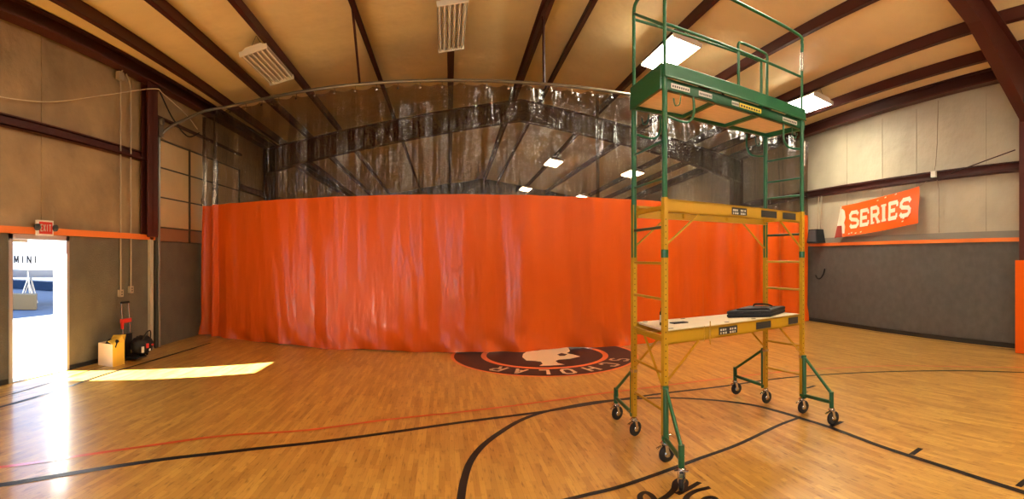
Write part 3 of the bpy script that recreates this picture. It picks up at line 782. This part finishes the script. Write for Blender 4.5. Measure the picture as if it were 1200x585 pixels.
for u, du in ((0, .17), (1, -.17)):
    for v in (0, 1):
        m = MB(); m.tube(spline([S(u+du, v, 3.27), S(u+du, v, 3.12), S(u+du*.82, v, 3.04), S(u+du*.5, v, 3.03), S(u+.0, v, 3.05)], 5), .012, 8)
        m.tube(spline([S(u+du*.55, v, 3.27), S(u+du*.5, v, 3.18), S(u+du*.35, v, 3.16), S(u+du*.3, v, 3.22)], 4), .006, 6)
        part(m, 'stirrup_brace', M['green'])
for u, v in ((1, 0),):
    m = MB(); p = S(u, v, 0); m.tube([(p.x+.02, p.y-.02, 2.86), (p.x+.02, p.y-.02, 3.14)], .018, 8); part(m, 'coupling_pin', M['chrome'])
# guard rail
m = MB()
zt, zm = 4.33, 3.86
m.tube([S(0, 0, 3.4), S(0, 0, zt-.1)], .017, 10); m.tube([S(0, 1, 3.4)]+spline([S(0, 1, zt-.22), S(0, 1, zt-.05), S(0, .90, zt+.02), S(0, .5, zt+.03), S(0, .05, zt)], 5), .018, 10)
m.tube(spline([S(0, 0, zt-.12), S(0, 0, zt-.02), S(.05, 0, zt+.02), S(.5, 0, zt+.02), S(.95, 0, zt+.02), S(1, 0, zt-.05), S(1, 0, zt-.16)], 6), .018, 10)
m.tube([S(1, 0, zt-.16), S(1, 0, 3.4)], .016, 10)
m.tube([S(0, 1, zt-.13), S(.90, 1, zt-.13)], .015, 8)
m.tube([S(0, 0, zm), S(1, 0, zm+.02)], .015, 8)
m.tube([S(0, 0, zm-.02), S(0, 1, zm+.40)], .014, 8)
m.tube([S(.96, 1, 3.4), S(.96, 1, zt-.13), S(.90, 1, zt-.13)], .019, 8)
m.tube([S(0, 0, zt-.1), S(0, 0, zt)], .017, 8)
part(m, 'guard_rail', M['green'])
m = MB(); m.tube([S(1, 0, zt-.38), S(1, 0, zt-.17)], .0185, 10); part(m, 'adjuster_tube', M['chrome'])
m = MB(); ga, gb = .47, .69
pz = 3.5
m.tube([S(ga, 0, pz)]+spline([S(ga, 0, pz+.36), S(ga, 0, pz+.43), S(ga+.03, 0, pz+.46), S(gb-.03, 0, pz+.46), S(gb, 0, pz+.43), S(gb, 0, pz+.36)], 5)+[S(gb, 0, pz)], .015, 10)
part(m, 'access_gate', M['green'])
# outriggers and casters
CW = .075
def caster(p, ang, parent, z=0):
    p = Vector(p); a = Vector((math.cos(ang), math.sin(ang), 0)); n = Vector((-a.y, a.x, 0))
    m = MB(); hub = p+a*.02+Vector((0, 0, CW))
    m.lathe(hub-n*.02, n, [(.02, 0), (.05, 0), (.066, .002), (.075, .010), (.075, .030), (.066, .038), (.05, .040), (.02, .040)], 24)
    w_ = part(m, 'caster_wheel', M['black'], parent)
    f = MB(); f.lathe(hub-n*.024, n, [(.001, 0), (.030, 0), (.030, .048), (.001, .048)], 14)
    for s_ in (-1, 1): f.beam(hub+n*s_*.028, p+n*s_*.028+Vector((0, 0, .165)), .03, .006, up=n)
    f.beam(p+n*-.035+Vector((0, 0, .168)), p+n*.035+Vector((0, 0, .168)), .055, .008)
    f.lathe(p+Vector((0, 0, .17)), (0, 0, 1), [(.03, 0), (.03, .015), (.014, .016), (.014, .09)], 12)
    f.beam(p-n*.055+Vector((0, 0, .16)), p+n*.055+Vector((0, 0, .16)), .02, .008)
    f.beam(p-a*.03+Vector((0, 0, .15)), p-a*.08+Vector((0, 0, .135)), .03, .008)
    return w_, f
feet = [(0, 0, 5), (0, 1, 24), (1, 0, -2), (1, 1, 8)]
for (u, v, an) in feet:
    p = S(u, v, 0); w_, f = caster((p.x, p.y, 0), math.radians(an), None)
    f.build('caster_fork', M['chrome'], scf)
outs = {(0, 0): Vector((1.755, 3.52, 0)), (0, 1): Vector((1.865, 5.36, 0)), (1, 0): Vector((3.77, 4.00, 0)), (1, 1): Vector((3.62, 5.68, 0))}
for (u, v), q in outs.items():
    m = MB(); p = S(u, v, 0); d = (q-p).normalized()
    a = p+d*.045
    m.tube([(a.x, a.y, .19), (a.x, a.y, .68)], .026, 10)
    m.beam((p.x, p.y, .66), (a.x, a.y, .66), .05, .03); m.beam((p.x, p.y, .22), (a.x, a.y, .22), .06, .03)
    m.tube([(a.x, a.y, .22), (q.x, q.y, .245)], .021, 10)
    m.tube([(q.x, q.y, .19), (q.x, q.y, .36)], .026, 10)
    m.tube([(a.x, a.y, .66), (q.x, q.y, .34)], .017, 8)
    o = part(m, 'outrigger', M['green'])
    m = MB(); m.beam((p.x-.03, p.y, .66), (p.x+.03, p.y, .66), .05, .03); sub(m, 'clamp', M['chrome'], o)
    m = MB(); m.tube([(a.x-.04, a.y, .25), (a.x+.05, a.y, .25)], .008, 6); sub(m, 'lock_pin', M['chrome'], o)
    m = MB(); m.tube([(q.x+.03, q.y, .27), (q.x-.03, q.y, .27)], .007, 6); sub(m, 'lock_pin', M['chrome'], o)
    w_, f = caster((q.x, q.y, 0), {(0, 0): math.radians(60), (0, 1): math.radians(22), (1, 0): math.radians(-5), (1, 1): math.radians(0)}[(u, v)], o)
    f.build('caster_fork', M['chrome'], o)

# things lying on the work deck
DT = 1.1555
case = thing('tool_case', 'flat black plastic tool case lying on the plywood deck', 'case', S(.74, .5, DT))
m = MB(); c4 = [(.53, .52), (.745, .07), (.985, .40), (.84, .97)]
def caseq(i, sh, z):
    cx = sum(a for a, _ in c4)/4; cy = sum(b_ for _, b_ in c4)/4
    return S(cx+(c4[i][0]-cx)*sh, cy+(c4[i][1]-cy)*sh, z)
for (z0, z1, s0, s1) in ((0, .012, .95, 1), (.012, .036, 1, 1), (.036, .042, .97, .97), (.042, .066, 1, 1), (.066, .075, 1, .95)):
    m.hexa([caseq(i, s0, DT+z0) for i in range(4)]+[caseq(i, s1, DT+z1) for i in range(4)])
m.build('case_shell', M['dark'], case)
m = MB(); m.hexa([caseq(i, .62, DT+.074) for i in range(4)]+[caseq(i, .6, DT+.082) for i in range(4)]); m.build('lid_panel', M['greypl'], case)
m = MB()
a, b_ = caseq(2, 1, DT+.03), caseq(3, 1, DT+.03)
A, B = a.lerp(b_, .35), a.lerp(b_, .65); out = Vector((.9, .4, 0)).normalized()*.03
m.tube(spline([A, A+out, B+out, B], 5), .01, 8); m.tube([caseq(0, .7, DT+.083), caseq(1, .7, DT+.083), caseq(1, .9, DT+.078)], .008, 6)
for i, t in ((0, .3), (0, .7)):
    q = caseq(0, 1, DT+.04).lerp(caseq(1, 1, DT+.04), t); m.beam(q-Vector((.03, -.02, 0)), q+Vector((.03, -.02, 0)), .012, .03)
m.tube(spline([caseq(3, .5, DT+.085), caseq(3, .3, DT+.11), caseq(2, .3, DT+.11), caseq(2, .5, DT+.085)], 4), .010, 8)
m.build('case_handle', M['dark'], case)
ph = MB(); q = S(.19, .50, DT+.005); d = Vector((.98, .16, 0)).normalized(); ph.beam(q-d*.085, q+d*.085, .08, .010)
ph.beam(q-d*.068+Vector((0, 0, .005)), q+d*.068+Vector((0, 0, .005)), .062, .002)
tag(ph.build('mobile_phone', M['dark']), 'black phone lying flat on the left of the plywood deck', 'phone')
q = S(.075, .45, DT)
can = thing('spray_can', 'black can with a pale label standing at the left end of the plywood deck', 'can', q)
m = MB(); m.lathe(q, (0, 0, 1), [(.001, 0), (.024, 0), (.026, .004), (.026, .125), (.016, .14), (.016, .146)], 20); m.build('can_body', M['dark'], can)
m = MB(); m.lathe(q+Vector((0, 0, .03)), (0, 0, 1), [(.0265, 0), (.0265, .07)], 20); m.build('can_label', M['labelw'], can)
m = MB(); m.lathe(q+Vector((0, 0, .143)), (0, 0, 1), [(.017, 0), (.017, .02), (.012, .026), (.001, .027)], 16); m.build('can_cap', M['dark'], can)

# ------------------------------------------------------------------ banner SERIES on the right wall
def BW(y, z, off): return Vector((RX(y)-off, y, z))
TLy, TRy = 9.50, 6.90
def BN(u, v, off=.0):       # u along from left (far) to right (near), v up
    y = TLy+(TRy-TLy)*u
    zt_ = 3.14+(3.405-3.14)*u-.035*math.sin(PI*u); zb_ = 2.335+(2.57-2.335)*u-.02*math.sin(PI*u*1.0)
    wv = .025*math.sin(u*9+v*3)+.02*math.sin(u*3-v*5)
    return BW(y, zb_+(zt_-zb_)*v, .11+wv+off)
ban = thing('wall_banner', 'orange vinyl banner reading SERIES, tilted up to the right on the cream wall', 'banner', BN(.5, 0))
m = MB(); n1, n2 = 40, 10
m.add([BN(i/n1, j/n2) for i in range(n1+1) for j in range(n2+1)], [(i*(n2+1)+j, i*(n2+1)+j+1, (i+1)*(n2+1)+j+1, (i+1)*(n2+1)+j) for i in range(n1) for j in range(n2)], None, True)
m.build('banner_cloth', M['banner'], ban)
m = MB()
x = .115
for ch in 'SERIES':
    wd = .118 if ch != 'I' else .075
    def fn(a, b_, x=x, wd=wd): return BN(x+a*wd, .27+b_*.48+.02*(x-.5), .012)
    if ch == 'I':
        def fn2(a, b_, x=x, wd=wd): return BN(x+a*wd, .27+b_*.48, .012)
        glyph(m, 'I', fn2, .32, M['bannertext'], .55)
    else: glyph(m, ch, fn, .24, M['bannertext'], .95)
    for (sx, sy, sw) in SER.get(ch, []):
        if sw:
            q = [fn(sx-.03, sy-.07), fn(sx+sw+.03, sy-.07), fn(sx+sw+.03, sy+.07), fn(sx-.03, sy+.07)]
        else:
            q = [fn(sx-.09, sy-.13), fn(sx+.09, sy-.13), fn(sx+.09, sy+.13), fn(sx-.09, sy+.13)]
        m.add([v+Vector((-.001, 0, 0)) for v in q], [(0, 1, 2, 3)], M['bannertext'])
    x += wd+.026
m.build('banner_lettering', M['bannertext'], ban)['label'] = 'cream slab letters SERIES'
# rolled and folded left end: white printed strip and the dark red back showing below
m = MB(); cols = []
for i in range(9):
    t = i/8; c_ = []
    for j in range(9):
        v = j/8; y = TLy+.26*t*(1-v)**1.2+.0; off = .12+.14*math.sin(PI*t)*(1-.6*v)
        c_.append(BW(y, 2.33+.80*v-.02*t, off))
    cols.append(c_)
m.add([p for c_ in cols for p in c_], [(i*9+j, i*9+j+1, (i+1)*9+j+1, (i+1)*9+j) for i in range(8) for j in range(3)], M['bannerback'], True)
m.add([p for c_ in cols for p in c_], [(i*9+j, i*9+j+1, (i+1)*9+j+1, (i+1)*9+j) for i in range(8) for j in range(3, 8)], M['bannertext'], True)
m.build('folded_end', None, ban)
m = MB()
q0 = [BN(.0, .12, .016), BN(.04, .10, .016), BN(.05, .32, .016), BN(.035, .45, .016), BN(.06, .60, .016), BN(.05, .82, .016), BN(.02, .90, .016), BN(0, .88, .016)]
m.add(q0, [tuple(range(8))]); 
for (u, v) in ((.1, .05), (.14, .07), (.2, .04), (.27, .05), (.82, .12), (.83, .2), (.6, .93), (.72, .95), (.5, .9)):
    m.add([BN(u, v, .014), BN(u+.02, v, .014), BN(u+.025, v+.04, .014), BN(u+.004, v+.03, .014)], [(0, 1, 2, 3)])
m.build('worn_print', M['bannertext'], ban)
m = MB(); m.tube([BN(1, 1), BW(6.55, 3.56, .06)], .006, 6); m.build('banner_tie', M['conduit'], ban)

# ------------------------------------------------------------------ wall fittings
# sign over the doorway
yc = 5.47
sg = thing('exit_sign', 'small red box sign with a pale frame above the open doorway', 'sign', (LX, yc, 2.2))
m = MB(); m.box((LX+.051, yc-.17, 2.13), (LX+.10, yc+.17, 2.36)); m.build('sign_box', M['white'], sg)
m = MB(); m.box((LX+.10, yc-.14, 2.155), (LX+.105, yc+.14, 2.335)); m.build('sign_face', M['redpl'], sg)
m = MB()
for i, ch in enumerate('EXIT'):
    def fn(a, b_, i=i): return (LX+.1065, yc-.115+i*.06+a*.045, 2.195+b_*.10)
    glyph(m, ch, fn, .18, M['labelw'], .5)
m.build('sign_lettering', M['labelw'], sg)
for e in (-1, 1):
    m = MB(); m.lathe((LX+.09, yc+e*.19, 2.25), (1, 0, 0), [(.001, 0), (.05, .0), (.05, .05), (.001, .06)], 12); m.build('lamp_head', M['greypl'], sg)
# two conduits with outlet boxes
for i, (y, zb, lab) in enumerate(((7.46, 1.22, 'left of the two painted conduits running down the left wall to an outlet'), (7.78, 1.27, 'right of the two painted conduits running down the left wall to an outlet'))):
    t = thing('wall_conduit', lab, 'conduit', (LX, y, zb))
    m = MB(); xo = LX+.03
    if i == 0: P = [(xo, y, zb), (xo, y, 5.12), (xo+.06, y-.02, 5.18)]
    else: P = [(xo, y, zb), (xo, y, 4.9), (xo+.02, y-.06, 5.0), (xo+.05, y-.22, 5.14)]
    m.tube([P[0]]+spline(P[1:], 4), .016, 8); m.build('pipe', M['conduit'], t)
    m = MB(); m.box((LX, y-.055, zb-.13), (LX+.055, y+.055, zb)); m.box((LX+.055, y-.045, zb-.12), (LX+.06, y+.045, zb-.01)); m.build('outlet_box', M['conduit'], t)
    for zz in (-.04, -.085):
        m = MB(); m.box((LX+.06, y-.015, zb+zz-.012), (LX+.062, y+.015, zb+zz+.012)); m.build('outlet_socket', M['dark'], t)
m = MB(); m.box((LX+.0, 7.35, 5.0), (LX+.08, 7.5, 5.14)); tag(m.build('junction_box', M['conduit']), 'small junction box under the eave beam above the conduits', 'box')
# sagging cream wire on the left wall and up over the door
P = spline([(LX+.05, 3.6, 4.05), (LX+.05, 4.4, 4.03), (LX+.05, 5.6, 4.18), (LX+.06, 7, 4.62), (LX+.2, 8.3, 5.05), (LX+.24, 8.6, 5.02), (LX+.2, 9.6, 4.86), (LX+.1, 10.3, 4.72)], 8)
m = MB(); m.tube(P, .009, 6); tag(m.build('hanging_wire', M['wire']), 'thin cream wire sagging along the upper left wall', 'wire')
P = spline([(LX+.1, 8.7, 5.1), (LX+.1, 9.2, 4.7), (LX+.12, 9.8, 4.45), (LX+.2, 10.2, 4.6)], 8)
m = MB(); m.tube(P, .014, 6); tag(m.build('hanging_cable', M['dark']), 'dark cable looping down above the overhead door', 'cable')
# right wall: conduit with box, cable, speaker
t = thing('wall_conduit', 'thin dark conduit with a white box on the cream right wall', 'conduit', (RX(6.4), 6.4, 3.6))
m = MB(); m.tube([BW(6.42, 5.25, .0), BW(6.45, 4.3, .0), BW(6.47, 3.85, .03), BW(6.47, 3.70, .08)], .010, 6); m.tube([BW(6.40, 3.55, .08), BW(6.40, 3.3, .0), BW(6.40, 2.35, .0)], .010, 6); m.build('pipe', M['conduit'], t)
m = MB(); a_ = BW(6.44, 3.62, .14); m.box((a_.x-.03, 6.38, 3.55), (a_.x+.03, 6.50, 3.68)); m.build('junction_box', M['white'], t)
sp = thing('speaker', 'black wedge speaker on the ledge of the right wall by the curtain end', 'speaker', BW(10.35, 2.21, .14))
m = MB()
a, b_ = 10.40, 10.80
m.hexa([BW(a-.05, 2.205, .30), BW(a-.05, 2.205, -.02), BW(b_, 2.205, -.02), BW(b_, 2.205, .30), BW(a+.05, 2.58, .24), BW(a+.05, 2.58, -.02), BW(b_, 2.58, -.02), BW(b_, 2.58, .24)])
m.build('speaker_cabinet', M['dark'], sp)
m = MB(); m.hexa([BW(a+.0, 2.24, .305), BW(a+.0, 2.24, .29), BW(b_-.04, 2.24, .29), BW(b_-.04, 2.24, .305), BW(a+.08, 2.55, .256), BW(a+.08, 2.55, .23), BW(b_-.04, 2.55, .23), BW(b_-.04, 2.55, .256)])
m.build('speaker_grille', M['greypl'], sp)
m = MB(); m.beam(BW(10.50, 2.55, .06), BW(10.44, 3.5, .06), .03, .02); m.beam(BW(10.62, 2.55, .06), BW(10.56, 3.5, .06), .02, .02); m.build('hanging_strap', M['conduit'], sp)
m = MB(); m.tube(spline([BW(10.75, 1.30, .02), BW(10.62, 1.22, .05), BW(10.48, 1.24, .05), BW(10.36, 1.36, .05), BW(10.32, 1.50, .04)], 6), .02, 8); tag(m.build('wall_hook', M['dark']), 'dark curved cable hook on the grey right wall', 'hook')
# diagonal rod from the near right column
m = MB(); m.tube([BW(4.4, 3.9, .15), BW(6.0, 3.60, .08)], .012, 6); tag(m.build('brace_rod', M['darkred']), 'thin dark rod slanting from the right column to the wall girt', 'rod')
m = MB(); m.tube([(7.55, 5.5, RZ(7.5)-.35), (8.3, 6.6, RZ(8.3)-.5)], .014, 6); 

# ------------------------------------------------------------------ carton and cart by the left wall
bx = thing('cardboard_carton', 'open cream carton with a yellow lid flap against the left wall', 'box', (-5.26, 6.88, 0))
m = MB(); X0, X1, Y0_, Y1_, hh = -5.38, -5.08, 6.70, 7.04, .37
for (p, q, mm) in (((X0, Y0_, 0.0), (X1, Y0_+.01, hh), 'card'), ((X1-.01, Y0_+.01, 0), (X1, Y1_, hh), 'cardy'), ((X0, Y1_-.01, 0), (X1-.01, Y1_, hh), 'card'), ((X0, Y0_+.01, 0), (X0+.01, Y1_-.01, hh), 'card'), ((X0+.01, Y0_+.01, 0.0), (X1-.01, Y1_-.01, .01), 'card')):  # yellow side carries the sun bounce as colour
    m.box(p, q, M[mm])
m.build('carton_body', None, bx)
m = MB()
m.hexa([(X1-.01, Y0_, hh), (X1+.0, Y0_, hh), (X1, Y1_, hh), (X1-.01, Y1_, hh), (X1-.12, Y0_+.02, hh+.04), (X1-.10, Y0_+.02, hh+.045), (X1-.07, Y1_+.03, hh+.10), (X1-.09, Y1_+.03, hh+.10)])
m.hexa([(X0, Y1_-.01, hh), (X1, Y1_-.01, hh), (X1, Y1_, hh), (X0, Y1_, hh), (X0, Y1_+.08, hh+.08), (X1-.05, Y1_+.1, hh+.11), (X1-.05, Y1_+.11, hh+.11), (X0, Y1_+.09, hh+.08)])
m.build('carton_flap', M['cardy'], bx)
m = MB(); 
for k in range(4): m.tube(spline([(X0+.1+.06*k, Y0_+.08, hh-.06), (X0+.12+.05*k, Y0_+.16, hh+.03), (X0+.14+.03*k, Y0_+.27, hh-.03)], 4), .03, 8)
tag(m.build('tool_bundle', M['dark']), 'dark tools lying in the top of the open carton', 'tools')
ct = thing('folding_hand_cart', 'folding hand cart with a red grip standing at the left wall', 'hand cart', (-5.2, 7.55, 0))
m = MB(); ya, yb = 7.30, 7.52; xx = -5.28
m.tube([(xx, ya, .1), (xx-.04, ya, .72), (xx-.06, ya, 1.0)], .010, 8); m.tube([(xx, yb, .1), (xx-.04, yb, .72), (xx-.06, yb, 1.0)], .010, 8)
m.build('cart_upright', M['chrome'], ct)
m = MB(); m.tube([(xx-.06, ya-.01, 1.0), (xx-.06, yb+.01, 1.0)], .020, 10); m.build('cart_grip', M['dark'], ct)
m = MB(); m.beam((xx-.035, ya-.03, .68), (xx-.035, yb+.03, .68), .05, .07); m.beam((xx-.035, ya-.02, .60), (xx-.035, ya+.02, .60), .04, .12); m.build('cart_collar', M['redpl'], ct)
m = MB(); m.box((xx-.02, ya-.05, .05), (xx+.30, yb+.05, .075)); m.box((xx-.03, ya-.03, .06), (xx, yb+.03, .45)); m.build('cart_base', M['dark'], ct)
for yy in (ya-.07, yb+.05):
    m = MB(); m.lathe((xx, yy, .045), (0, 1, 0), [(.01, 0), (.035, 0), (.045, .006), (.045, .02), (.035, .026), (.01, .026)], 16); m.build('cart_wheel', M['black'], ct)
bg_ = thing('duffel_bag', 'black tool bag stuffed with tools on the hand cart beside the wall', 'bag', (-5.1, 7.6, .08))
m = MB(); n = 14
prof = []
for i in range(n+1):
    t = i/n; yy = 7.28+.52*t; r_ = (math.sin(PI*min(max(t, .04), .96)))**.35*.17
    prof.append([(-5.06+r_*math.cos(a)*.95+.01*math.sin(5*a+i), yy, .25+r_*math.sin(a)*(1.0)+.012*math.sin(7*a+2*i)) for a in [2*PI*k/18 for k in range(18)]])
m.add([p for c_ in prof for p in c_], [(i*18+k, i*18+(k+1) % 18, (i+1)*18+(k+1) % 18, (i+1)*18+k) for i in range(n) for k in range(18)]+[tuple(range(17, -1, -1)), tuple(n*18+k for k in range(18))], None, True)
m.build('bag_body', M['dark'], bg_)
m = MB(); m.tube(spline([(-4.96, 7.4, .36), (-4.90, 7.45, .5), (-4.92, 7.6, .5), (-4.96, 7.66, .36)], 6), .012, 8); m.build('bag_handle', M['dark'], bg_)
for q in (((-4.925, 7.45, .22), (-4.90, 7.52, .30)), ((-4.925, 7.60, .24), (-4.90, 7.68, .27))):
    m = MB(); m.box(*q); m.build('bag_patch', M['redpl'], bg_)
for q in (((-4.922, 7.32, .16), (-4.90, 7.37, .26)), ((-4.922, 7.55, .16), (-4.90, 7.58, .20))):
    m = MB(); m.box(*q); m.build('bag_buckle', M['white'], bg_)
for k, (y0, z0, y1, z1, mt, nm, lb, ca) in enumerate(((7.84, .02, 8.06, .20, 'redpl', 'hammer', 'small red tool handle leaning beside the black bag', 'tool'), )):
    m = MB(); m.tube([(-5.15, y0, .03), (-5.25, y1, z1)], .02, 8, M['dark']); m.tube([(-5.23, y1-.04, z1-.03), (-5.28, y1+.05, z1+.05)], .025, 8, M[mt])
    tag(m.build(nm), lb, ca)
